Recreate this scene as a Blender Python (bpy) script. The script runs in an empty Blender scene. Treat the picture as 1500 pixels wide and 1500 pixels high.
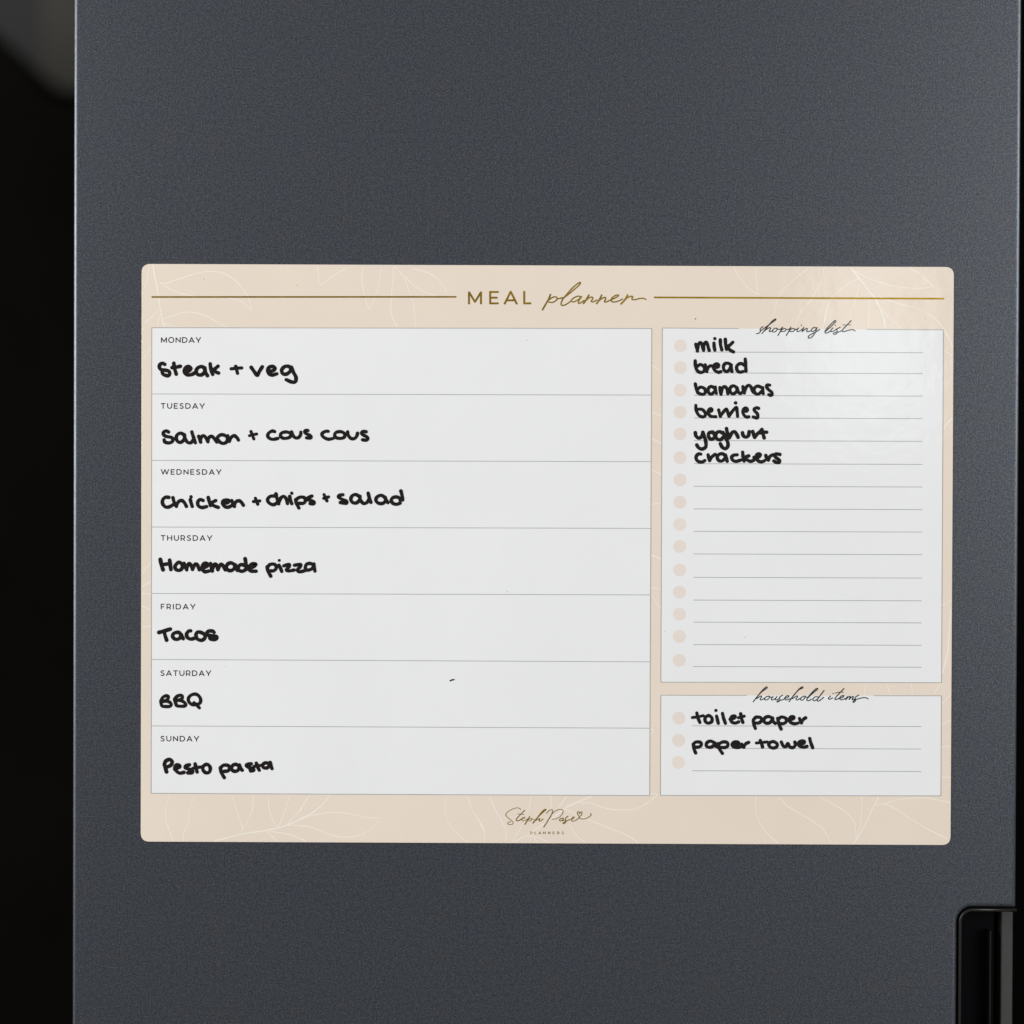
import bpy, bmesh, math, random
from mathutils import Vector, Matrix, Euler
random.seed(7)
R = math.radians
scene = bpy.context.scene
COL = scene.collection

# ------------------------------------------------------------------ camera
LENS, SENSOR, PX = 70.0, 36.0, 1500.0
MM = 0.42 / 1188.5                       # metres per photo pixel on the board
DIST = LENS * (PX * MM) / SENSOR
PITCH, ROLL = R(-0.60), R(0.22)
cam_d = bpy.data.cameras.new('camera')
cam = bpy.data.objects.new('camera', cam_d); COL.objects.link(cam)
cam_d.lens = LENS; cam_d.sensor_width = SENSOR; cam_d.sensor_fit = 'AUTO'
cam_d.clip_start = 0.01; cam_d.clip_end = 60
cam.rotation_euler = (Matrix.Rotation(R(90) + PITCH, 4, 'X') @ Matrix.Rotation(ROLL, 4, 'Z')).to_euler()
cam.location = (0, -DIST * math.cos(PITCH), -DIST * math.sin(PITCH))
cam_d.dof.use_dof = True
cam_d.dof.focus_distance = DIST
cam_d.dof.aperture_fstop = 2.2
scene.camera = cam
CAM_M = Matrix.Translation(cam.location) @ cam.rotation_euler.to_matrix().to_4x4()

# ------------------------------------------------------------------ world, lamps, exposure
world = bpy.data.worlds.new('World'); scene.world = world; world.use_nodes = True
bg = world.node_tree.nodes['Background']
bg.inputs[0].default_value = (0.97, 0.985, 1.0, 1); bg.inputs[1].default_value = 0.22

def area(name, loc, target, sx, sy, power, color):
    d = bpy.data.lights.new(name, 'AREA'); d.shape = 'RECTANGLE'; d.size = sx; d.size_y = sy
    d.energy = power; d.color = color
    o = bpy.data.objects.new(name, d); COL.objects.link(o)
    o.location = loc
    o.rotation_euler = (Vector(target) - Vector(loc)).to_track_quat('-Z', 'Y').to_euler()
    return o
area('window_light_left', (-2.3, -1.5, 0.75), (0, 0, 0), 1.5, 1.5, 68, (1.0, 0.99, 0.975))
area('window_light_right', (2.05, -2.3, 0.5), (0.05, 0, 0), 1.2, 1.6, 49, (1.0, 0.985, 0.96))
area('far_window_light', (0.80, -3.4, 0.42), (0.15, 0, 0), 0.22, 0.50, 1.0, (0.95, 0.98, 1.0))

vs = scene.view_settings
scene.display_settings.display_device = 'sRGB'
vs.view_transform = 'Standard'; vs.look = 'None'; vs.exposure = 0.025; vs.gamma = 1.0
vs.use_curve_mapping = False

# ------------------------------------------------------------------ helpers
def pt(px, py, y=0.0):
    """photo pixel -> point on the vertical plane at depth y"""
    d = Vector(((px - PX / 2) / PX * SENSOR / LENS, -(py - PX / 2) / PX * SENSOR / LENS, -1.0))
    d = CAM_M.to_3x3() @ d
    o = CAM_M.translation
    t = (y - o.y) / d.y
    return o + d * t

def link(name, verts, faces, mat, parent=None, smooth=False):
    me = bpy.data.meshes.new(name); me.from_pydata([tuple(v) for v in verts], [], faces); me.update()
    if smooth: me.polygons.foreach_set('use_smooth', [True] * len(me.polygons))
    if mat: me.materials.append(mat)
    o = bpy.data.objects.new(name, me); COL.objects.link(o)
    if parent: o.parent = parent
    return o

def link_bm(name, bm, mat, parent=None, smooth=False):
    bmesh.ops.recalc_face_normals(bm, faces=bm.faces)
    me = bpy.data.meshes.new(name); bm.to_mesh(me); bm.free()
    if smooth: me.polygons.foreach_set('use_smooth', [True] * len(me.polygons))
    me.materials.append(mat)
    o = bpy.data.objects.new(name, me); COL.objects.link(o)
    if parent: o.parent = parent
    return o

def empty(name, label, cat):
    o = bpy.data.objects.new(name, None); COL.objects.link(o); o.empty_display_size = 0.05
    o['label'] = label; o['category'] = cat
    return o

def box_bm(x0, x1, y0, y1, z0, z1, bev=0.0, seg=3):
    bm = bmesh.new()
    bmesh.ops.create_cube(bm, size=1)
    for v in bm.verts:
        v.co = Vector(((x0 + x1) / 2 + v.co.x * (x1 - x0), (y0 + y1) / 2 + v.co.y * (y1 - y0), (z0 + z1) / 2 + v.co.z * (z1 - z0)))
    if bev: bmesh.ops.bevel(bm, geom=bm.edges[:], offset=bev, segments=seg, profile=0.5, affect='EDGES')
    return bm

def arc(cx, cz, r, a0, a1, n):
    return [(cx + r * math.cos(R(a0 + (a1 - a0) * i / n)), cz + r * math.sin(R(a0 + (a1 - a0) * i / n))) for i in range(n + 1)]

# ------------------------------------------------------------------ materials
def mat(name):
    m = bpy.data.materials.new(name); m.use_nodes = True
    nt = m.node_tree
    return m, nt, nt.nodes['Principled BSDF']

def noise(nt, scale, detail=2, rough=0.5, coord='Object', stretch=None):
    tc = nt.nodes.new('ShaderNodeTexCoord'); n = nt.nodes.new('ShaderNodeTexNoise')
    n.inputs['Scale'].default_value = scale; n.inputs['Detail'].default_value = detail; n.inputs['Roughness'].default_value = rough
    src = tc.outputs[coord]
    if stretch:
        mp = nt.nodes.new('ShaderNodeMapping'); mp.inputs['Scale'].default_value = stretch
        nt.links.new(src, mp.inputs['Vector']); src = mp.outputs['Vector']
    nt.links.new(src, n.inputs['Vector'])
    return n.outputs['Fac']

def ramp(nt, fac, stops):
    r = nt.nodes.new('ShaderNodeValToRGB'); e = r.color_ramp.elements
    while len(e) < len(stops): e.new(0.5)
    for k, (p, c) in enumerate(stops):
        e[k].position = p; e[k].color = (*c, 1) if len(c) == 3 else c
    nt.links.new(fac, r.inputs[0]); return r.outputs[0]

def bump(nt, bsdf, fac, strength, dist):
    b = nt.nodes.new('ShaderNodeBump'); b.inputs['Strength'].default_value = strength; b.inputs['Distance'].default_value = dist
    nt.links.new(fac, b.inputs['Height']); nt.links.new(b.outputs[0], bsdf.inputs['Normal'])

def mul(nt, a, b):
    m = nt.nodes.new('ShaderNodeMix'); m.data_type = 'RGBA'; m.blend_type = 'MULTIPLY'; m.inputs[0].default_value = 1
    nt.links.new(a, m.inputs[6]); nt.links.new(b, m.inputs[7]); return m.outputs[2]

# fridge metal: fine-grained dark grey metallic finish
M_door, nt, b = mat('dark_grey_metal_finish')
g1 = ramp(nt, noise(nt, 1250, 2, 0.6), [(0.27, (0.46, 0.47, 0.48)), (0.5, (1, 1, 1)), (0.75, (1.78, 1.74, 1.72))])
g2 = ramp(nt, noise(nt, 420, 3, 0.6), [(0.3, (0.066, 0.0735, 0.088)), (0.7, (0.087, 0.0955, 0.110))])
g3 = ramp(nt, noise(nt, 75, 3, 0.7), [(0.3, (1.04, 0.995, 0.97)), (0.5, (0.99, 1.0, 1.0)), (0.7, (0.985, 0.985, 1.04))])
nt.links.new(mul(nt, mul(nt, g2, g1), g3), b.inputs['Base Color'])
b.inputs['Metallic'].default_value = 0.75; b.inputs['Roughness'].default_value = 0.42
bump(nt, b, noise(nt, 1600, 1), 0.25, 0.0002)

def simple(name, col, rough, metal=0.0, spec=0.5, nz=None):
    m, nt, b = mat(name)
    b.inputs['Roughness'].default_value = rough; b.inputs['Metallic'].default_value = metal
    b.inputs['Specular IOR Level'].default_value = spec
    if nz:
        sc, lo, hi = nz
        c = ramp(nt, noise(nt, sc, 3, 0.6), [(0.3, tuple(k * lo for k in col)), (0.7, tuple(k * hi for k in col))])
        nt.links.new(c, b.inputs['Base Color'])
    else:
        b.inputs['Base Color'].default_value = (*col, 1)
    if rough == 0.11: bump(nt, b, noise(nt, 60, 4, 0.6), 0.5, 0.00035)      # slightly uneven flexible sheet
    return m
BR = 0.11
M_beige = simple('blush_printed_vinyl', (0.79, 0.687, 0.582), BR, nz=(9, 0.975, 1.025))
M_white = simple('white_dry_erase_film', (0.81, 0.823, 0.828), BR, nz=(14, 0.988, 1.012))
M_leaf = simple('pale_leaf_print', (0.865, 0.80, 0.72), BR, nz=(60, 0.96, 1.03))
M_dot = simple('pale_blush_dot_print', (0.785, 0.705, 0.645), BR, nz=(60, 0.98, 1.02))
M_rule = simple('thin_grey_print', (0.36, 0.37, 0.37), BR, nz=(80, 0.9, 1.1))
M_text = simple('charcoal_print', (0.032, 0.032, 0.032), BR, nz=(600, 0.8, 1.3))
M_script = simple('black_green_script_print', (0.016, 0.021, 0.020), BR, nz=(600, 0.8, 1.3))
M_gold = simple('gold_foil_print', (0.60, 0.375, 0.022), 0.3, metal=1.0, nz=(160, 0.8, 1.2))
M_ink, nt, b = mat('black_marker_ink')
c = ramp(nt, noise(nt, 700, 3, 0.65), [(0.3, (0.0075, 0.006, 0.006)), (0.55, (0.012, 0.0095, 0.009)), (0.8, (0.022, 0.017, 0.016))])
nt.links.new(c, b.inputs['Base Color']); b.inputs['Roughness'].default_value = 0.4; b.inputs['Specular IOR Level'].default_value = 0.16
M_blackgloss = simple('black_gloss_plastic', (0.010, 0.0105, 0.011), 0.22, spec=0.4, nz=(40, 0.9, 1.1))
M_bezel = simple('charcoal_bezel_plastic', (0.0125, 0.012, 0.011), 0.3, spec=0.5, nz=(40, 0.9, 1.1))
M_pocket = simple('black_pocket_plastic', (0.0016, 0.0019, 0.0028), 0.4, spec=0.06, nz=(40, 0.9, 1.1))
M_grip = simple('warm_grey_grip_metal', (0.046, 0.0455, 0.042), 0.6, metal=0.2, nz=(900, 0.85, 1.15))
M_edge = simple('edge_highlight_metal', (0.15, 0.167, 0.185), 0.46, metal=1.0, nz=(300, 0.85, 1.15))  # paler than the door: the rounded edge's highlight is put into the colour
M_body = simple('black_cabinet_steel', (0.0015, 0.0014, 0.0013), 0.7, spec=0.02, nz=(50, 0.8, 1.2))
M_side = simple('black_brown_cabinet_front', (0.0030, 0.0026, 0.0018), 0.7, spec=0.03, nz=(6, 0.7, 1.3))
M_upper = simple('taupe_cabinet_laminate', (0.062, 0.058, 0.050), 0.7, spec=0.2, nz=(8, 0.9, 1.1))
M_wall = simple('dim_grey_wall_paint', (0.034, 0.034, 0.034), 0.85, nz=(3, 0.85, 1.15))

# ------------------------------------------------------------------ background behind the fridge
WY = 0.95
wl = link_bm('back_wall', box_bm(-3.0, 3.0, WY, WY + 0.1, -1.6, 1.6), M_wall)
wl['kind'] = 'structure'
# black cabinet standing between the wall and the fridge, its top edge sloping off to a lower ledge
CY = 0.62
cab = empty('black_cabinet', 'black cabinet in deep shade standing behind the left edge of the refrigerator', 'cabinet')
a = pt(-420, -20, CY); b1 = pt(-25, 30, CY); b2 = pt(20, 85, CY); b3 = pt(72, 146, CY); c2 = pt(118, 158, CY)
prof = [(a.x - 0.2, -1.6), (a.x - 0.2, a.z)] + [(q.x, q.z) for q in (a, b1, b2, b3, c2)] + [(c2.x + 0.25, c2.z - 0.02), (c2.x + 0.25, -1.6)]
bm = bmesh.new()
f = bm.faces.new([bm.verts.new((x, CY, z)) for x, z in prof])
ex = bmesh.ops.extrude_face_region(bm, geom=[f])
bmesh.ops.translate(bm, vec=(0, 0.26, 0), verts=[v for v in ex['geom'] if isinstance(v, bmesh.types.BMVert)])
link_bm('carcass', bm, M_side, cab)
up = empty('wall_cabinet', 'dim taupe wall cabinet hanging above the black cabinet behind the refrigerator', 'cabinet')
u0 = pt(66, 140, 0.90)
link_bm('carcass', box_bm(u0.x, u0.x + 0.5, 0.905, WY, u0.z, u0.z + 0.7, 0.002, 2), M_upper, up)
link_bm('cabinet_front', box_bm(u0.x + 0.001, u0.x + 0.499, 0.885, 0.9045, u0.z + 0.001, u0.z + 0.699, 0.002, 2), M_upper, up)

# ------------------------------------------------------------------ refrigerator
fr = empty('refrigerator', 'dark grey metallic refrigerator with black recessed handle and a planner on its door', 'refrigerator')
xl = pt(106.5, 750).x; xr = pt(1492.5, 750).x
zt, zb = 0.62, -0.95
nx = pt(1402, 1420).x; nz = pt(1450, 1329).z; nb = nz - 0.24
rr = 23 * MM
# body behind the door
link_bm('body', box_bm(xl + 0.012, xr + 0.30, 0.075, 0.60, zb - 0.05, zt + 0.05, 0.003, 2), M_body, fr)
# door front outline with the notch for the handle, counter-clockwise seen from the camera
out = [(xl, zb), (xr, zb), (xr, nb)] + [(nx + rr, nb)] + arc(nx + rr, nb + rr, rr, 270, 180, 8)[1:] \
      + arc(nx + rr, nz - rr, rr, 180, 90, 10) + [(xr, nz), (xr, zt), (xl, zt)]
def extruded(outline, prof):
    """prof: list of (inset, y) from the front cap backwards"""
    n = len(outline); nor = []
    for i in range(n):
        p0, p1, p2 = Vector(outline[i - 1]), Vector(outline[i]), Vector(outline[(i + 1) % n])
        e1 = (p1 - p0).normalized(); e2 = (p2 - p1).normalized()
        n1 = Vector((-e1.y, e1.x)); n2 = Vector((-e2.y, e2.x))
        s = n1 + n2; s /= max(0.3, 1 + n1.dot(n2)); nor.append(s)
    bm = bmesh.new(); rings = []
    for ins, y in prof:
        rings.append([bm.verts.new((outline[i][0] + nor[i].x * ins, y, outline[i][1] + nor[i].y * ins)) for i in range(n)])
    for a_, b_ in zip(rings, rings[1:]):
        for i in range(n):
            bm.faces.new((a_[i], a_[(i + 1) % n], b_[(i + 1) % n], b_[i]))
    return bm, rings
rad = 0.0024
prof = [(rad * (1 - math.sin(R(t))), rad * (1 - math.cos(R(t)))) for t in range(0, 91, 10)] + [(0.0, 0.07)]
bm, rings = extruded(out, prof)
for fc in bm.faces: fc.smooth = True
n = len(out)
bm.edges.ensure_lookup_table()
loop = [bm.edges.get((rings[0][i], rings[0][(i + 1) % n])) for i in range(n)]
bmesh.ops.triangle_fill(bm, edges=loop, use_beauty=True)
for k, fc in enumerate(bm.faces):                       # lighter faces paint the highlight along the two long edges
    c = fc.calc_center_median()
    if 0.0002 < c.y < rad * 0.62 and (c.x < xl + rad * 1.02 or c.x > xr - rad * 1.02): fc.material_index = 1
door = link_bm('door', bm, M_door, fr)
door.data.materials.append(M_edge)

# recessed handle pocket in the notch
def strip_loop(name, path, prof, m, parent):
    """sweep a profile [(inset,y)] along an open path of (x,z)"""
    n = len(path); bm = bmesh.new(); rings = []
    nor = []
    for i in range(n):
        p0, p2 = Vector(path[max(0, i - 1)]), Vector(path[min(n - 1, i + 1)])
        e = (p2 - p0).normalized(); nor.append(Vector((e.y, -e.x)))
    for ins, y in prof:
        rings.append([bm.verts.new((path[i][0] + nor[i].x * ins, y, path[i][1] + nor[i].y * ins)) for i in range(n)])
    k = len(rings)
    for j in range(k):
        a_, b_ = rings[j], rings[(j + 1) % k]
        for i in range(n - 1): bm.faces.new((a_[i], a_[i + 1], b_[i + 1], b_[i]))
    bm.faces.new([r_[0] for r_ in rings]); bm.faces.new([r_[-1] for r_ in rings])
    return link_bm(name, bm, m, parent, True)
path = [(nx, nb + rr)] + arc(nx + rr, nz - rr, rr, 180, 90, 14) + [(xr + 0.0006, nz)]
w = 9 * MM
strip_loop('handle_bezel', path,
           [(0.0009, 0.006), (0.0010, 0.0016), (0.0014, 0.0010), (w * 0.62, 0.0012), (w * 0.8, 0.0017), (w * 0.95, 0.0032), (w, 0.006), (w, 0.014), (0.0009, 0.014)], M_bezel, door)
link_bm('handle_pocket', box_bm(nx + 0.0005, pt(1469, 1420).x + 0.0005, 0.020, 0.068, nb + 0.001, nz - 0.0008, 0.001, 2), M_pocket, door)
gx0, gx1 = pt(1469.5, 1420, 0.012).x, pt(1486.5, 1420, 0.012).x
link_bm('handle_grip', box_bm(gx0, gx1, 0.0165, 0.066, nb + 0.002, nz - w - 0.0002, 0.0006, 2), M_grip, door)
link_bm('handle_rib', box_bm(pt(1457.5, 1420).x, pt(1460, 1420).x, 0.012, 0.021, nb + 0.002, pt(1450, 1372).z, 0.0004, 2), M_blackgloss, door)

# ------------------------------------------------------------------ planner board
board = empty('meal_planner_board', 'blush and white magnetic meal planner board with handwritten meals on the refrigerator door', 'planner board')
TH = 0.0009
YB = -TH                                  # front face of the sheet
Y_LEAF, Y_PANEL, Y_LINE, Y_PRINT, Y_INK = YB - 2e-5, YB - 4.5e-5, YB - 7e-5, YB - 9.5e-5, YB - 13e-5
def outline_px(c, r):
    tl, tr, br, bl = [Vector(k) for k in c]
    o = []
    for p, pa, pb in ((bl, tl, br), (br, bl, tr), (tr, br, tl), (tl, tr, bl)):
        a_ = p + (pa - p).normalized() * r; b_ = p + (pb - p).normalized() * r
        for i in range(9):
            t = i / 8; o.append(a_ * (1 - t) ** 2 + p * (2 * t * (1 - t)) + b_ * t ** 2)
    return o
ol = [(q.x, q.z) for q in [pt(v.x, v.y, YB) for v in outline_px([(207.5, 386.5), (1397.5, 391), (1392.5, 1238), (206, 1233)], 13)]]
e = 0.00018
bm, rings = extruded(ol, [(e, YB), (e * 0.3, YB + e * 0.3), (0, YB + e), (0, -0.00002)])
bm.faces.new(rings[0]); bm.faces.new(list(reversed(rings[-1])))
sheet = link_bm('sheet', bm, M_beige, board)

def quad_px(name, c, y, m, parent):
    return link(name, [pt(x_, y_, y) for x_, y_ in c], [(0, 1, 2, 3)], m, parent)
def seg_px(a_, b_, w_):
    d = (Vector(b_) - Vector(a_)).normalized(); n = Vector((-d.y, d.x)) * w_ / 2
    a_, b_ = Vector(a_), Vector(b_)
    return [a_ + n, b_ + n, b_ - n, a_ - n]
def lines_mesh(name, segs, w_, y, m, parent):
    V, F = [], []
    for k, (a_, b_) in enumerate(segs):
        i = len(V); V += [pt(q.x, q.y, y - k * 8e-7) for q in seg_px(a_, b_, w_)]; F.append((i, i + 1, i + 2, i + 3))
    return link(name, V, F, m, parent)

# --- stroke engine: smooth ribbons with round ends
def catmull(P, step):
    if len(P) == 1: P = [P[0], (P[0][0] + 0.05, P[0][1])]
    P = [Vector(p) for p in P]
    closed = len(P) > 4 and (P[0] - P[-1]).length < 1e-6
    if closed: Q = [P[-2]] + P + [P[1]]
    else: Q = [P[0] * 2 - P[1]] + P + [P[-1] * 2 - P[-2]]
    o = []
    for i in range(1, len(Q) - 2):
        p0, p1, p2, p3 = Q[i - 1], Q[i], Q[i + 1], Q[i + 2]
        n = max(2, int((p2 - p1).length / step))
        for k in range(n):
            t = k / n
            o.append(0.5 * ((2 * p1) + (p2 - p0) * t + (2 * p0 - 5 * p1 + 4 * p2 - p3) * t * t + (3 * p1 - p0 - 3 * p2 + p3) * t ** 3))
    o.append(P[-1]); return o
class Ink:
    def __init__(s): s.V, s.F, s.k = [], [], 0
    def stroke(s, P, w_, y, step=0.7, jit=0.0, taper=0.0, caps=True):
        C = catmull(P, step); n = len(C)
        s.k += 1; y0 = y - s.k * 1.5e-6
        ph = random.random() * 6
        L = []; Rr = []
        for i in range(n):
            d = (C[min(n - 1, i + 1)] - C[max(0, i - 1)])
            d = d.normalized() if d.length > 1e-9 else Vector((1, 0))
            u = i / max(1, n - 1)
            h = w_ / 2 * (1 + jit * math.sin(ph + i * 0.35) * 0.6 + jit * random.uniform(-0.35, 0.35)) * (1 - taper * abs(2 * u - 1) ** 3)
            nn = Vector((-d.y, d.x)) * h
            yy = y0 - i * 1e-8
            L.append(len(s.V)); s.V.append(pt(*(C[i] + nn), yy)); Rr.append(len(s.V)); s.V.append(pt(*(C[i] - nn), yy))
            if caps and i in (0, n - 1):
                sg = -1 if i == 0 else 1
                c0 = len(s.V); s.V.append(pt(*C[i], yy))
                ring = []
                for j in range(9):
                    an = math.pi * j / 8
                    q = C[i] + nn * math.cos(an) + d * (sg * h * math.sin(an))
                    ring.append(len(s.V)); s.V.append(pt(*q, yy))
                for j in range(8): s.F.append((c0, ring[j], ring[j + 1]))
        for i in range(n - 1): s.F.append((L[i], L[i + 1], Rr[i + 1], Rr[i]))
    def poly(s, P, w_, y):
        """straight polyline with butt ends and mitred joints"""
        P = [Vector(p) for p in P]
        for i in range(1, len(P) - 1):
            e1, e2 = (P[i] - P[i - 1]).normalized(), (P[i + 1] - P[i]).normalized()
            if e1.dot(e2) < -0.15:
                s.poly(P[:i] + [P[i] + e1 * w_ * 0.22], w_, y); s.poly([P[i] - e2 * w_ * 0.22] + P[i + 1:], w_, y)
                return
        s.k += 1; y0 = y - s.k * 1.5e-6
        n = len(P); L = []; Rr = []
        for i in range(n):
            e1 = (P[i] - P[i - 1]).normalized() if i else None
            e2 = (P[i + 1] - P[i]).normalized() if i < n - 1 else None
            e1 = e1 or e2; e2 = e2 or e1
            n1, n2 = Vector((-e1.y, e1.x)), Vector((-e2.y, e2.x))
            q = (n1 + n2) / max(0.45, 1 + n1.dot(n2)) * w_ / 2
            L.append(len(s.V)); s.V.append(pt(*(P[i] + q), y0)); Rr.append(len(s.V)); s.V.append(pt(*(P[i] - q), y0))
        for i in range(n - 1): s.F.append((L[i], L[i + 1], Rr[i + 1], Rr[i]))
    def done(s, name, m, parent): return link(name, s.V, s.F, m, parent)

def script(name, items, m, parent, y, jit=0.0, taper=0.0, k=Ink):
    """items: (x0, y0, scale, width, strokes) - strokes in enlarged photo coordinates; a stroke may start with w=.."""
    ink = k()
    for x0, y0, s, w_, t in items:
        for st in t.split(';'):
            st = st.strip()
            if not st: continue
            ww = w_
            if st.startswith('w'): h, st = st.split(None, 1); ww = float(h[1:])
            P = [tuple(float(q) for q in p.split(',')) for p in st.split()]
            ink.stroke([(x0 + a_ / s, y0 + b_ / s) for a_, b_ in P], ww / s * (1.09 if jit else 1.0), y, jit=jit, taper=taper)
    return ink.done(name, m, parent)

# --- capital letters as strokes (unit cap height, y down)
def ell(cx, cy, rx, ry, a0, a1, n=18):
    return [(cx + rx * math.cos(R(a0 + (a1 - a0) * i / n)), cy + ry * math.sin(R(a0 + (a1 - a0) * i / n))) for i in range(n + 1)]
h = 0.07
CAPS = {
 'A': (1.0, [[(0.03, 1), (0.5, 0.04), (0.97, 1)], [(0.2, 0.70), (0.8, 0.70)]]),
 'D': (0.95, [[(h, 1 - h), (h, h), (0.42, h)] + ell(0.42, 0.5, 0.46, 0.5 - h, -90, 90)[1:] + [(h * 0.2, 1 - h)]]),
 'E': (0.72, [[(0.72, h), (h, h), (h, 1 - h), (0.72, 1 - h)], [(h, 0.5), (0.64, 0.5)]]),
 'F': (0.70, [[(0.70, h), (h, h), (h, 1)], [(h, 0.54), (0.62, 0.54)]]),
 'H': (0.9, [[(h, 0), (h, 1)], [(0.83, 0), (0.83, 1)], [(h, 0.5), (0.83, 0.5)]]),
 'I': (0.14, [[(h, 0), (h, 1)]]),
 'L': (0.62, [[(h, 0), (h, 1 - h), (0.62, 1 - h)]]),
 'M': (1.04, [[(h, 1), (h, 0.08), (0.52, 0.82), (0.97, 0.08), (0.97, 1)]]),
 'N': (0.9, [[(h, 1), (h, 0.1), (0.83, 0.9), (0.83, 0)]]),
 'O': (1.06, [ell(0.53, 0.5, 0.46, 0.45, 0, 360, 28)]),
 'P': (0.78, [[(h, 1), (h, h), (0.4, h)] + ell(0.42, 0.36, 0.3, 0.36 - h, -90, 90)[1:] + [(h, 0.65)]]),
 'R': (0.8, [[(h, 1), (h, h), (0.4, h)] + ell(0.42, 0.36, 0.3, 0.36 - h, -90, 90)[1:] + [(h, 0.65)], [(0.46, 0.65), (0.74, 1)]]),
 'S': (0.74, [[(0.67, 0.16), (0.52, 0.08), (0.36, 0.065), (0.2, 0.1), (0.11, 0.22), (0.13, 0.36), (0.27, 0.45), (0.48, 0.51), (0.61, 0.6), (0.66, 0.73), (0.6, 0.86), (0.45, 0.93), (0.3, 0.93), (0.14, 0.89), (0.04, 0.81)]]),
 'T': (0.82, [[(0, h), (0.82, h)], [(0.41, h), (0.41, 1)]]),
 'U': (0.9, [[(h, 0), (h, 0.55)] + ell(0.45, 0.55, 0.38, 0.38, 180, 0)[1:] + [(0.83, 0)]]),
 'W': (1.46, [[(0.03, 0), (0.39, 0.93), (0.73, 0.06), (1.07, 0.93), (1.43, 0)]]),
 'Y': (0.9, [[(0.02, 0), (0.45, 0.64), (0.88, 0)], [(0.45, 0.6), (0.45, 1)]]),
}
def caps_word(ink, word, x0, x1, y0, y1, w_, y, slope=0.003):
    H = y1 - y0
    tot = sum(CAPS[c_][0] * H for c_ in word)
    gap = (x1 - x0 - tot) / max(1, len(word) - 1)
    x = x0
    for c_ in word:
        cw, st = CAPS[c_]
        for P in st: ink.poly([(x + a_ * H, y0 + b_ * H + (x - x0) * slope) for a_, b_ in P], w_, y)
        x += cw * H + gap
    return ink

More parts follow.
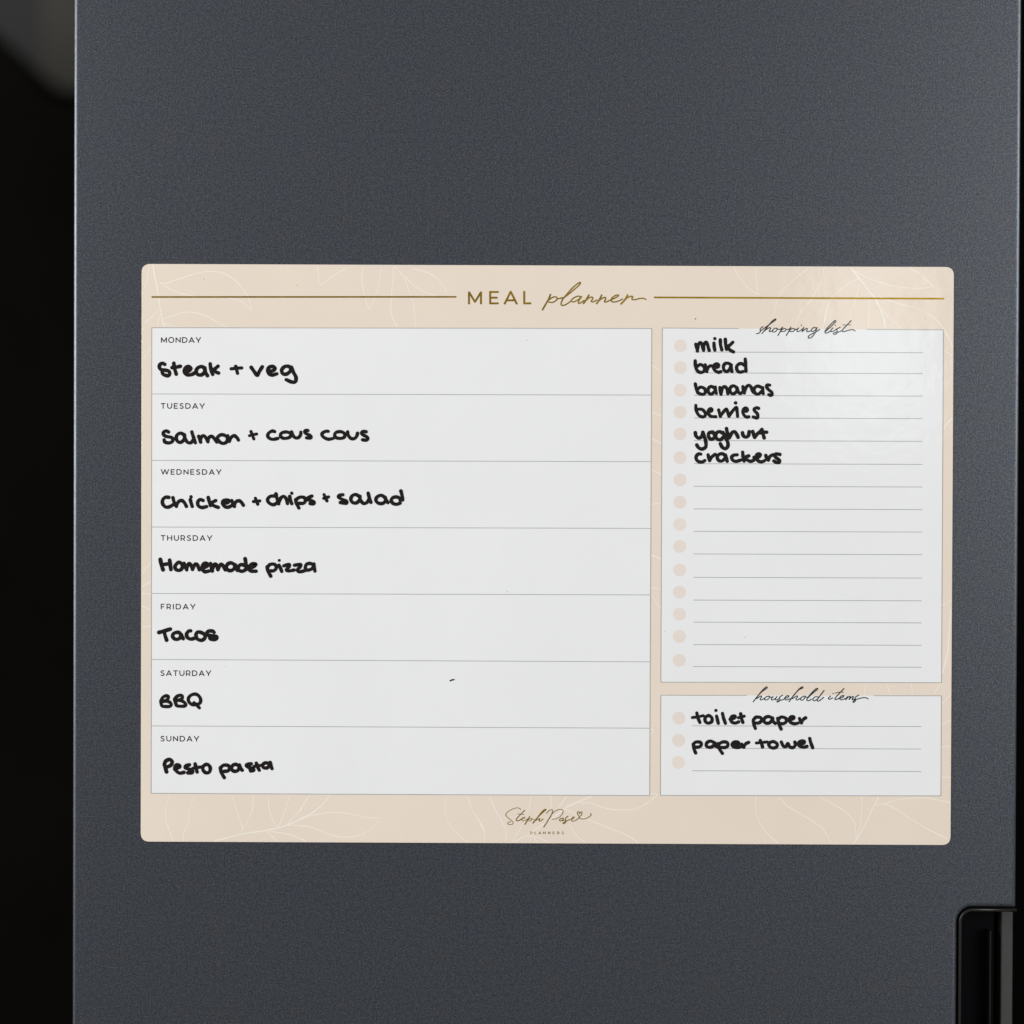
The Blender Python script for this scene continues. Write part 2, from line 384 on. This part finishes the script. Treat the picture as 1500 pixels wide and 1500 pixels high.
# --- leaf line drawing printed on the blush ground
LEAVES = [
 (200, 380, 6, 8, "w14 145,45 165,170 190,290 205,420 240,590; 200,205 250,212 350,180 500,130 650,105 780,130 880,195 940,270 990,350 1012,450; 240,230 330,275 440,312 580,330 700,325 850,345 930,375 1000,440; 110,60 90,190 65,260; 190,450 130,510 75,560; 235,525 330,490 430,465 530,470 640,510 720,560 800,595; 230,565 330,590; 205,490 185,590"),
 (440, 380, 6, 8, "150,45 160,150 175,215 220,200 280,150 400,80; 550,75 540,170 555,280 580,370 605,440; 605,440 650,350 690,220 715,70; 815,60 815,170 800,330 800,480 850,590; 830,60 910,160 970,320 1000,420 1010,590; 920,150 1000,230 1100,290 1180,315; 980,80 1100,110 1200,165 1260,240 1290,310"),
 (1050, 380, 8.333, 10, "205,92 270,210 370,340 500,425; 475,92 480,220 490,340 520,430; 1130,98 1000,200 880,300 790,400 730,530 695,700; 1310,98 1280,240 1210,390 1100,550 1010,680 945,820; 1385,510 1330,640 1300,830"),
 (1180, 380, 6.522, 8, "w15 440,92 520,190 600,290 680,400 740,540 765,665; 440,92 560,160 700,215 850,255 1000,275 1130,275 1225,258; 1225,258 1140,185 1060,120 990,88; 505,185 400,240 310,310 240,395 200,520 170,650; 510,240 490,350 450,460 420,580; 605,380 605,500 600,660; 680,420 780,540 910,660; 720,360 880,420 1050,465 1180,520 1260,590 1340,690 1400,810"),
 (200, 1155, 6, 8, "290,60 262,150 258,260 285,360 325,465; 510,60 470,170 455,300 415,400 410,465; 840,60 870,170 910,270 930,340 920,400; 1030,60 1020,180 980,280 925,370; w12 690,468 830,425 960,395 1100,375 1250,345 1380,300 1500,245; 1160,60 1165,180 1200,280 1240,345; 1345,65 1310,190 1260,310 1245,345; 1500,90 1420,210 1330,310; 1150,380 1200,430 1245,470; 1180,378 1300,395 1400,425 1490,462; 1320,325 1400,325 1500,330"),
 (440, 1155, 5, 7, "w10 215,55 150,130 60,195 0,220; 0,220 100,195 200,178 310,178 400,195 480,212 590,218; 590,218 530,285 450,335 350,355 260,350 150,310 70,280 0,275; 70,50 30,110 0,165; 0,365 40,385; 1070,55 1060,130 1070,220 1120,300 1190,365 1235,400; 1225,60 1260,160 1310,240 1345,300 1350,400; 1385,60 1430,160 1500,285"),
 (700, 1140, 5.357, 7.5, "0,320 45,410 55,510; 90,145 140,250 195,350 222,420 218,510; 420,140 410,200 390,260; 350,370 300,450 265,510; 575,140 575,235; 695,145 660,195 635,225; w14 900,138 800,180 700,225; w10 700,225 560,330 420,425 285,508; 800,190 900,200 1000,235 1120,250 1240,240 1330,195 1385,150 1410,125 1350,120; 690,245 800,300 880,330 1000,380 1130,430 1200,465 1260,512; 715,360 760,430 840,512; 380,455 470,465 560,508; 440,470 470,510"),
 (1100, 1155, 5, 7, "35,60 35,150 60,240 120,330 200,405; 205,65 270,130 370,190 450,240 530,300 590,405; 505,62 590,110 670,155 740,220 765,290 770,380; 812,60 812,150 800,270 770,370; w10 935,65 890,150 840,260 790,350 750,405; 900,125 980,115 1060,150 1180,230 1300,300 1440,370; 980,110 1080,82 1200,68 1320,75 1460,105"),
 (1090, 995, 4.839, 6.5, "465,30 490,60; 865,30 850,110; 1015,40 1035,105; 1185,30 1195,110; 1385,30 1350,105"),
 (200, 470, 4.286, 6, "90,165 45,245"),
 (200, 800, 4.054, 5.5, "85,95 40,160; 35,240 85,210; 30,280 85,285; 30,355 85,380; 35,480 90,475"),
 (940, 470, 4.286, 6, "66,278 127,327; 63,569 127,601; 63,741 125,769; 61,934 125,966; 61,1152 117,1145; 60,1469 124,1496"),
 (940, 800, 4.054, 5.5, "55,54 114,76; 53,245 114,260; 53,283 114,373; 52,1085 70,1095 53,1115"),
 (1365, 470, 4.286, 6, "75,50 130,165; 80,190 130,215; w9 75,670 130,610"),
 (1365, 800, 4.054, 5.5, "63,351 118,322; w9 115,380 105,480 95,620 65,750; 65,935 118,882; 63,1056 115,1035; 58,1192 117,1188; 54,1372 116,1372"),
]
for it in LEAVES:
    x0, y0, sc, w_, txt = it
    for st in txt.split(';'):
        st = st.strip(); ww = w_
        if st.startswith('w'): hh, st = st.split(None, 1); ww = float(hh[1:])
        m_ = 0.6 + ww / sc / 2
        P = [(x0 + float(q.split(',')[0]) / sc, y0 + float(q.split(',')[1]) / sc) for q in st.split()]
        P = [(min(max(x, 207.5 - (y - 387) * 0.0018 + m_), 1397.5 - (y - 391) * 0.0059 - m_),
              min(max(y, 386.5 + (x - 207) * 0.0038 + m_), 1233 + (x - 206) * 0.0042 - m_)) for x, y in P]
        ink = Ink(); ink.stroke(P, ww / sc, Y_LEAF - random.random() * 1.2e-5, step=1.2); ink.done('leaf_drawing', M_leaf, sheet)

# --- gold title
lines_mesh('gold_rule', [((222, 435), (668.5, 434.8))], 2.3, Y_PRINT, M_gold, board)
lines_mesh('gold_rule', [((958, 435.6), (1383, 437.5))], 2.5, Y_PRINT, M_gold, board)
title = Ink()
for c_, x0, x1 in (('M', 685.6, 705.9), ('E', 716.7, 730.4), ('A', 738.2, 757.9), ('L', 766.6, 778)):
    H = 19.4; sc = (x1 - x0) / CAPS[c_][0]
    for P in CAPS[c_][1]: title.poly([(x0 + p[0] * sc, 426.3 + p[1] * H) for p in P], 2.75, Y_PRINT)
def add_script(ink, x0, y0, s, w_, t, y, **kw):
    for st in t.split(';'):
        st = st.strip(); ww = w_
        if st.startswith('w'): hh, st = st.split(None, 1); ww = float(hh[1:])
        ink.stroke([(x0 + float(p.split(',')[0]) / s, y0 + float(p.split(',')[1]) / s) for p in st.split()], ww / s, y, **kw)
add_script(title, 785, 405, 8.824, 16.5, "w20 188,232 165,290 125,360 85,430; 150,315 205,275 250,262 275,280 260,310 215,335 165,330; 275,290 320,280 350,272; 345,285 400,245 480,180 555,115 575,78 545,88 470,150 400,230 350,290 325,350 345,375 400,355 455,315; 590,262 540,255 485,280 455,315 490,328 545,300 590,265; 590,262 555,310 550,345 580,340 620,310; w20 685,240 655,290 615,350; 630,325 680,280 725,265 735,285 715,320 740,328 785,305; w20 850,240 825,290 785,350; 800,325 850,285 895,270 900,290 885,325 910,328 960,305; 960,305 1030,275 1070,245 1040,240 985,275 975,315 1010,330 1070,315 1120,290; w20 1185,240 1150,300 1100,355; 1125,325 1180,275 1230,255 1250,260 1240,290 1270,300 1340,285 1390,282 1420,296", Y_PRINT)
title.done('title_lettering', M_gold, board)

# --- weekday cells
YL = [480, 577, 674.4, 772, 869.3, 966, 1063.3, 1162]
YR = [481.2, 578.7, 676.2, 774, 871.4, 969.5, 1066.7, 1165.4]
XL = lambda y: 222.4 + (y - 480) * (221.5 - 222.4) / 682
XR = lambda y: 954.7 + (y - 481) * (951.6 - 954.7) / 684
DAYS = [('MONDAY', 235.9, 294.2, 493.9, 502), ('TUESDAY', 235.7, 299.6, 590.6, 598.6), ('WEDNESDAY', 235.8, 324, 687.3, 695.2),
        ('THURSDAY', 235.6, 310.6, 784, 792), ('FRIDAY', 235.6, 286, 884.6, 892.5), ('SATURDAY', 235.1, 309, 982, 990), ('SUNDAY', 235.1, 291.4, 1078, 1086)]
HAND = [
 [(225, 515, 6.818, 35, "112,128 90,117 65,128 57,155 75,180 115,186 150,195 161,220 145,240 115,236 92,222 86,205; 202,116 205,150 215,190 226,225; 184,160 225,155 266,147; 312,198 350,195 372,170 352,150 322,158 306,188 316,217 345,234 385,227 408,213; w30 325,178 355,174; 512,168 480,150 445,160 425,190 436,225 470,234 503,212 512,165; 510,163 518,205 537,240; 565,122 570,160 580,205 590,228; 643,146 612,172 588,190; 600,186 625,205 648,214; w30 775,172 830,166 880,163; w32 820,148 828,180 838,217; 975,158 1005,200 1035,236 1055,200 1085,152; 1148,198 1190,191 1212,168 1190,147 1155,157 1139,187 1152,220 1185,234 1230,222; 1375,168 1345,147 1305,152 1279,185 1290,220 1325,225 1360,200 1378,160; 1375,155 1395,205 1421,255 1415,300 1380,304 1325,281")],
 [(225, 615, 8.824, 43, "192,157 165,143 130,158 127,187 160,213 225,226 250,252 235,285 190,298 145,285 136,258; 395,195 350,172 307,192 292,235 312,280 350,290 390,258 402,200; 397,190 407,245 440,290 480,296 512,262; 494,156 507,200 527,260 540,298; 582,212 595,250 608,288; 600,270 620,217 650,207 680,237 702,283; 700,275 717,227 755,214 787,247 817,285; 822,237 860,197 910,197 950,226 950,275 910,304 860,290 822,237; 957,207 970,245 980,280; 980,268 1005,225 1045,205 1080,235 1096,262; w36 1238,205 1285,192 1332,183; w36 1258,150 1275,195 1295,246"),
  (380, 615, 8.824, 41, "196,152 165,144 125,166 106,200 126,236 175,252 238,240; 330,157 285,171 271,205 300,235 350,238 395,220 405,182 375,162 330,157; 415,155 430,195 460,230 500,231 530,197 535,158; 626,138 596,138 584,157 606,180 650,200 668,224 650,237 608,232; 889,149 860,147 820,166 807,190 832,226 890,250 952,240; 1040,152 992,162 972,195 992,230 1050,240 1095,224 1104,185 1075,160 1040,152; 1140,155 1145,190 1175,235 1220,244 1255,215 1268,172; 1380,154 1340,150 1318,167 1332,190 1380,215 1403,240 1383,263 1334,258")],
 [(225, 710, 7.5, 37, "166,139 130,138 100,167 100,210 130,244 170,244 213,220; 212,143 225,190 250,238; 250,225 275,185 310,174 340,200 360,238; 403,165 412,200 424,238; w36 410,131 412,134; 543,173 510,163 485,190 491,230 530,251 583,240; 600,141 610,180 625,230; 682,174 650,190 620,205; 630,210 670,235 710,249; 768,203 815,195 828,174 800,167 767,178 757,207 782,240 820,247 858,230; w30 785,185 805,182; 858,174 870,205 887,238; 885,225 905,187 940,177 965,195 986,226; w33 1097,185 1165,178; w33 1118,148 1130,180 1144,214"),
  (380, 705, 6.818, 33, "155,147 110,150 82,180 95,215 140,234 180,212; 165,126 175,170 192,225; 195,210 215,165 245,152 270,180 280,223; 302,152 310,190 323,224; w32 322,118 324,121; 360,182 370,220 394,267; 362,187 400,160 445,162 460,190 440,219 395,220; 523,148 490,161 477,180 510,190 545,206 540,225 507,222; w30 645,133 660,165 674,196; w30 642,170 690,156; 834,134 800,140 791,158 825,180 868,200 865,221 808,212; 1000,152 960,132 925,147 913,180 931,212 970,215 1000,185 1005,150; 1000,150 1010,190 1040,221 1075,210 1095,180; 1086,118 1096,160 1113,210; 1255,162 1215,140 1175,157 1163,190 1190,219 1235,219 1260,190 1255,160; 1255,160 1270,195 1283,212; 1410,178 1380,158 1335,162 1316,192 1337,222 1375,229 1405,217; 1413,97 1425,145 1430,186; 1430,185 1405,185")],
 [(225, 805, 6, 31, "w33 59,87 69,135 83,177; w33 141,93 146,135 152,176; w30 70,135 110,128 145,124; 215,114 188,148 200,178 235,180 254,150 240,120 215,114; 266,122 280,155 291,178; 290,165 310,125 330,140 342,175; 342,170 365,130 385,137 402,178; 440,158 470,146 473,127 450,120 430,142 427,170 450,194 488,188; 500,124 508,160 515,188; 515,175 535,130 555,137 565,176; 565,170 590,130 610,142 630,178; 715,135 680,117 647,132 641,165 670,186 705,170 718,135; 715,135 725,165 735,184; 805,142 770,132 745,152 747,180 780,191 810,175; 804,81 812,125 818,162; 842,165 880,150 897,130 870,126 847,141 837,165 857,189 900,190; w29 998,152 1005,190 1029,233; w29 1000,156 1022,132 1060,129 1079,155 1060,184 1020,188; w29 1102,137 1115,165 1126,192; w26 1104,95; w28 1144,143 1190,130 1194,146 1168,178 1187,188 1235,180; w28 1238,138 1290,130 1291,147 1264,180 1282,196 1333,184; w29 1405,132 1370,122 1342,132 1334,165 1355,181 1395,165 1408,132; w29 1408,127 1412,160 1418,189")],
 [(225, 905, 12.5, 64, "w68 98,268 200,238 306,206; 195,265 215,340 238,408; 500,312 470,273 420,267 362,292 347,340 382,384 430,394 480,370 510,312; 507,310 522,350 542,382; 678,238 640,244 603,300 622,363 680,389 738,378; 820,259 782,287 777,340 802,388 870,412 928,384 943,330 900,282 820,259; 1108,267 1080,243 1010,243 973,275 983,313 1060,328 1140,337 1158,365 1120,397 1050,393 1027,370; 1060,368 1140,368")],
 [(225, 1000, 12.5, 58, "132,338 162,277 215,243 262,248 268,285 230,323 165,345; 180,345 250,340 308,370 322,410 288,436 220,436 152,424 132,340; 382,300 432,248 500,230 528,257 510,300 440,325; 440,320 520,335 580,380 583,418 530,432 430,423 402,370 380,305; 782,213 720,214 662,247 635,300 652,360 710,402 790,397 850,370 861,310 835,252 782,213; 738,367 790,410 838,462")],
 [(225, 1100, 7.5, 37, "w40 118,145 128,185 142,230; w40 118,155 132,113 175,94 203,117 190,155 145,178; 230,200 285,176 280,157 250,152 232,187 255,225 290,244 333,235; 393,152 355,162 347,185 390,200 428,216 423,240 377,241; 390,226 428,230; 456,143 465,185 478,232; w33 432,190 470,183 525,176; 580,147 547,167 541,205 570,238 610,233 623,190 605,157 580,147; 732,187 746,240 776,293; 737,182 770,157 820,161 834,190 815,219 775,224; 940,172 905,147 866,162 857,200 885,223 925,214 945,170; 943,152 955,190 973,212; 1072,142 1030,147 1017,162 1045,180 1095,197 1098,215 1067,220; 1060,205 1095,210; 1128,133 1140,170 1161,212; w33 1102,170 1150,163 1190,156; 1275,137 1225,132 1197,157 1210,184 1250,184 1280,150; 1280,127 1290,165 1301,195")],
]
for k in range(7):
    c = [(XL(YL[k]), YL[k]), (XR(YR[k]), YR[k]), (XR(YR[k + 1]), YR[k + 1]), (XL(YL[k + 1]), YL[k + 1])]
    p = quad_px('weekday_cell', c, Y_PANEL, M_white, board)
    ink = caps_word(Ink(), *DAYS[k], 1.42, Y_PRINT)
    ink.done('day_heading', M_text, p)
    script('marker_writing', HAND[k], M_ink, p, Y_INK, jit=0.09)
    if k: lines_mesh('divider_line', [((XL(YL[k]), YL[k]), (XR(YR[k]), YR[k]))], 0.95, Y_LINE, M_rule, board)
lines_mesh('weekday_border', [((XL(YL[0]), YL[0]), (XR(YR[0]), YR[0])), ((XL(YL[7]), YL[7]), (XR(YR[7]), YR[7])),
           ((XL(480), 480), (XL(1162), 1162)), ((XR(481), 481), (XR(1165), 1165))], 1.0, Y_LINE - 1e-5, M_rule, board)

# --- shopping list and household panels
PXL = lambda y: 970.3 + (y - 480) * (967.4 - 970.3) / 685
PXR = lambda y: 1382 + (y - 482) * (1378.2 - 1382) / 683
def disc(name, x, y, r, m, parent):
    V = [pt(x, y, Y_LINE)] + [pt(x + r * math.cos(R(a_ * 10)), y + r * math.sin(R(a_ * 10)), Y_LINE) for a_ in range(36)]
    return link(name, V, [(0, 1 + a_, 1 + (a_ + 1) % 36) for a_ in range(36)], m, parent)
def list_panel(name, tl, tr, br, bl, gap, rows, dots, x0, x1, heading, writing):
    p = quad_px(name, [(PXL(tl), tl), (PXR(tr), tr), (PXR(br), br), (PXL(bl), bl)], Y_PANEL, M_white, board)
    s = (tr - tl) / (PXR(tr) - PXL(tl))
    f = lambda x: tl + (x - PXL(tl)) * s
    lines_mesh('border', [((PXL(tl), tl), (gap[0], f(gap[0]))), ((gap[1], f(gap[1])), (PXR(tr), tr)), ((PXL(bl), bl), (PXR(br), br)),
               ((PXL(tl), tl), (PXL(bl), bl)), ((PXR(tr), tr), (PXR(br), br))], 1.0, Y_LINE - 1e-5, M_rule, p)
    for y in rows: lines_mesh('writing_line', [((x0 - (y - 500) * 0.0035, y), (x1 - (y - 500) * 0.0045, y + 1.1))], 0.95, Y_LINE, M_rule, p)
    for x, y in dots: disc('bullet_dot', x, y, 9.35, M_dot, p)
    script('heading_script', heading, M_script, p, Y_PRINT)
    for w_ in writing: script('marker_writing', [w_], M_ink, p, Y_INK, jit=0.09)
    return p
list_panel('shopping_list_panel', 480.5, 483.2, 1000, 999.2, (1082, 1269),
    [515.6, 546.2, 579.2, 612.2, 645.4, 679.2, 712.3, 745.4, 778.3, 811.4, 845.7, 879, 911.3, 944.2, 976.3],
    [(996.8 - (y - 506) * 0.0043, y) for y in (506.4, 538.3, 571.5, 603.7, 635.9, 670.4, 702.8, 735.5, 768.1, 800.3, 834.9, 867.4, 899.8, 932.2, 967.2)],
    1017, 1352,
    [(1100, 460, 9.375, 13.5, "165,172 127,205 130,240 100,268 75,268; 130,232 190,190 270,130 340,80 334,68 285,105 215,190 150,270; 175,240 230,200 265,187 270,200 250,235 270,240 300,225; 355,195 320,200 295,230 310,248 345,235 360,205 355,195; 360,205 400,210 430,185; w14 435,180 410,230 370,295; 400,235 445,205 470,200 480,215 460,238 420,240; 480,215 520,208 545,190; w14 550,180 525,230 485,295; 515,235 560,205 590,200 600,215 580,238 535,240; 600,215 640,205; 655,190 630,230 645,242 680,225 715,200; w16 692,155; 725,185 700,245; 705,240 750,205 775,200 765,235 785,242 830,225; 895,190 865,185 830,215 835,240 870,230 905,195; 910,185 880,260 830,320 790,330 795,300 850,265 910,235 945,210; 1015,250 1080,190 1150,120 1165,90 1140,100 1075,165 1020,230 1025,262 1060,255 1100,225; 1125,190 1095,230 1110,242 1150,225 1185,200; w15 1160,158; 1225,180 1185,205 1180,230 1190,250 1160,278 1130,272 1150,255 1210,245 1250,225; 1375,90 1320,150 1260,215 1255,240 1290,238 1350,220 1400,215 1430,232; w9 1262,150 1320,148 1368,148")],
    [(1005, 485, 15, 70, "215,290 235,370 250,440; 250,400 270,300 310,250 350,290 365,370 385,425; 385,400 395,300 435,245 470,290 490,370 508,425; 612,262 618,350 633,420; w66 632,165; 752,190 757,300 785,410; 862,180 870,300 890,400; 1028,243 970,300 920,335; 915,350 970,420 1043,457"),
     (1005, 515, 15, 70, "200,202 205,310 240,410 310,458 380,440 410,370 370,312 310,284 250,322; 420,288 435,370 455,440; 460,400 500,332 545,312; 622,332 690,342 718,300 680,268 622,292 602,350 640,420 710,454 762,440; w56 650,305 690,305; 985,292 930,258 862,262 822,320 832,400 880,440 940,410 985,320; 990,290 995,370 1008,438; 1290,312 1230,268 1162,272 1112,330 1122,410 1180,453 1248,438; 1300,163 1310,300 1315,428"),
     (1005, 550, 10.714, 49, "145,133 160,210 185,270; 185,210 230,182 290,207 303,255 280,293 220,290 185,265; 440,197 400,172 357,192 347,240 366,284 405,290 445,250; 457,182 462,240 475,283; 530,187 535,240 549,297; 550,270 575,192 610,177 640,210 655,285; 790,187 745,162 702,182 687,230 711,279 755,284 795,240 795,187; 800,190 815,250 850,284 885,260; 891,173 900,230 914,277; 915,260 940,190 980,153 1020,182 1040,240 1060,268; 1190,192 1130,167 1082,187 1067,235 1091,284 1140,289 1185,250; 1200,190 1205,245 1211,286; 1313,151 1277,147 1263,175 1292,220 1340,260 1348,300 1320,313 1297,300"),
     (1005, 580, 12.5, 56, "178,172 185,260 230,350 300,383 350,360 345,300 290,247 220,242; 412,292 460,277 473,247 445,232 407,267 412,330 460,374 543,380; w50 435,262 455,258; 597,257 610,310 628,373; 628,370 670,310 735,238 760,290 785,373; 790,370 840,290 918,210 935,290 943,373; w60 906,127; 1047,272 1110,277 1123,242 1090,218 1052,247 1042,310 1075,368 1120,388 1148,380; w52 1070,255 1105,250; 1328,227 1290,217 1247,237 1252,270 1300,320 1315,370 1300,407 1232,385; 1262,395 1298,402"),
     (1005, 615, 10, 50, "135,188 145,235 185,268 230,240 245,182; 245,182 270,250 290,330 285,400 230,428 180,405 157,368; 390,177 337,192 327,235 352,278 395,278 420,235 400,187; 530,192 490,172 447,192 432,240 460,284 510,288 555,240; 540,182 570,250 610,330 610,390 575,423 530,400 502,350; 592,128 605,190 630,268; 635,262 670,192 710,173 740,210 762,257; 826,188 837,230 875,253 913,230 925,172; 976,168 990,215 1005,257; 1005,250 1045,205 1105,152; 1110,142 1125,200 1144,265; 1085,190 1130,181 1180,181"),
     (1005, 615, 10, 48, "215,502 180,500 147,540 157,590 200,617 245,614 275,595; 322,512 332,555 345,597; 345,590 380,540 425,507; 570,527 535,497 482,507 457,550 477,594 525,603 570,565; 577,512 590,560 602,606; 748,512 700,517 667,545 682,589 730,608 800,590; 828,472 835,540 850,606; 918,527 880,540 850,560; 860,565 910,595 945,608 990,592; 995,550 1060,546 1088,512 1060,498 1032,517 1027,560 1060,603 1110,614 1150,597; 1050,527 1078,522; 1168,522 1180,560 1205,592; 1205,585 1230,535 1270,512; 1373,507 1320,497 1297,517 1320,555 1368,590 1363,623 1320,623 1285,602")])
list_panel('household_items_panel', 1018.4, 1019.3, 1165.8, 1165.1, (1094, 1280), [1063.2, 1096.1, 1129],
    [(994.4, 1051.9), (994, 1084.5), (993.7, 1117)], 1016, 1352,
    [(1095, 1000, 7.895, 11.4, "w12 65,222 110,165 165,105 225,62 222,48 190,70 125,145 65,222; 105,185 150,155 165,160 145,190 160,200 195,180; 250,155 215,165 195,190 215,200 245,185 255,160; 255,165 285,170; 295,160 275,190 290,200 330,175 340,160; 340,160 320,190 335,200 365,185; 405,145 370,170 375,195 365,215 340,225 350,212 400,200 430,185; 430,185 470,165 480,152 450,155 430,180 445,200 490,185; w12 480,220 530,150 590,85 640,60 635,48 600,70 540,140 480,220; 520,185 565,155 580,160 560,190 575,200 610,180; 665,155 630,165 610,190 630,203 655,185 668,160; 668,165 700,170; 690,185 750,125 805,80 810,65 780,80 715,150 685,195 705,210 740,190; 820,165 780,165 755,195 770,210 810,190; w12 885,90 840,150 805,200 825,212 880,170; 960,155 935,180 950,192 985,175; w13 990,125; 1115,68 1060,125 1010,185 1025,195 1060,180; w8 1015,120 1060,110 1108,110; 1060,185 1105,165 1115,150 1085,155 1065,180 1085,198 1140,180; 1155,160 1135,200; 1140,190 1175,160 1190,160 1175,195; 1178,190 1215,160 1225,165 1210,195 1240,190; 1285,145 1245,170 1250,195 1240,220 1220,228 1225,212 1270,190 1330,175 1370,175 1395,187")],
    [(1005, 1030, 7.5, 35, "118,108 130,160 152,213; w30 68,158 130,150 190,137; 240,137 211,160 211,200 240,219 280,205 284,165 260,140 240,137; 335,142 345,185 354,222; w34 328,80; 400,113 412,165 432,222; 482,178 530,162 538,144 510,142 491,166 501,205 540,219 578,205; w28 505,168 520,158; 600,117 608,165 624,212; w32 577,160 638,143; 737,187 746,235 761,279; 740,182 770,154 820,160 829,190 800,217 755,218; 945,162 905,147 866,162 857,200 880,220 920,214 950,172; 950,162 956,200 980,223; 1006,167 1020,230 1044,285; 1009,177 1050,152 1095,167 1104,195 1075,223 1020,225; 1137,183 1180,171 1184,152 1155,150 1137,172 1146,210 1190,226 1228,220; 1246,168 1255,195 1267,217; 1268,210 1290,177 1313,161"),
     (1005, 1070, 7.5, 35, "80,153 86,200 105,247; 82,147 110,127 160,132 165,165 130,184 85,180; 315,137 270,117 232,132 221,165 245,184 285,179 320,142; 315,137 325,170 348,183; 352,142 366,200 399,252; 357,152 400,127 450,132 459,165 430,187 375,185; 522,157 573,147 570,127 530,127 507,152 521,180 560,188 598,180; 610,152 620,170 635,187; 632,183 655,147 688,131; 815,110 830,145 840,182; w30 772,138 830,132 895,126; 955,122 912,142 916,175 955,193 994,180 1000,147 955,122; 1046,127 1070,173 1100,174 1118,142 1140,180 1175,188 1200,160 1195,128; 1237,152 1290,141 1298,120 1265,114 1237,137 1246,170 1290,184 1327,175; 1358,88 1370,135 1391,190")])

# --- maker's mark at the foot and stray marks
logo = Ink()
add_script(logo, 730, 1175, 10, 9, "325,110 310,90 260,85 180,115 115,165 115,200 160,245 210,285 215,315 180,330 140,320 145,295 185,288; w13 385,120 330,175 270,240 265,270 300,270 340,245; 285,172 330,175 375,182; 345,250 385,235 385,218 360,225 340,255 360,275 400,265 425,245; w15 460,210 430,260 390,325; 420,280 460,245 490,240 480,265 450,280; 490,250 520,250; w14 505,305 560,240 640,160 695,112 685,105 640,140 580,215 510,305; w12 545,270 590,245 610,240 595,275 620,275 655,245; 705,165 740,125 785,110 795,130 770,200; w15 770,200 720,280 665,365; 770,190 820,140 890,108 940,115 945,155 900,215 840,245 780,250; w13 950,235 915,240 895,265 920,275 955,245; w12 955,240 940,270 965,265; w13 1020,205 985,235 985,270 990,290 960,315 945,305 1000,275 1045,255; w11 1060,255 1105,235 1110,215 1085,225 1070,260 1090,280 1140,262 1190,220; w11 1190,220 1160,175 1160,145 1180,140 1190,170 1210,140 1225,150 1215,190 1190,215 1200,240 1260,245 1330,215 1360,180 1350,165", Y_PRINT)
for c_, x in zip('PLANNERS', (777, 783.3, 789, 795.8, 802.8, 809.7, 816.2, 823)):
    for P in CAPS[c_][1]: logo.poly([(x + p[0] * 3.6, 1218.1 + p[1] * 3.8) for p in P], 0.55, Y_PRINT)
logo.done('maker_lettering', M_gold, board)
for P, w_ in (([(659.5, 997.2), (662, 996), (665, 995.6)], 2.1), ([(1018.7, 467)], 1.7), ([(771.5, 498.6)], 0.9), ([(743, 866.6)], 1.0),
              ([(298.5, 408.5)], 1.0), ([(434.5, 418)], 0.8), ([(1091, 933.5)], 0.9), ([(974, 925)], 0.8), ([(331, 977)], 0.8), ([(1356, 467)], 0.9)):
    i_ = Ink(); i_.stroke(P, w_, Y_INK); i_.done('marker_speck', M_ink if w_ > 1.5 else M_text, board)

scene.render.engine = 'CYCLES'
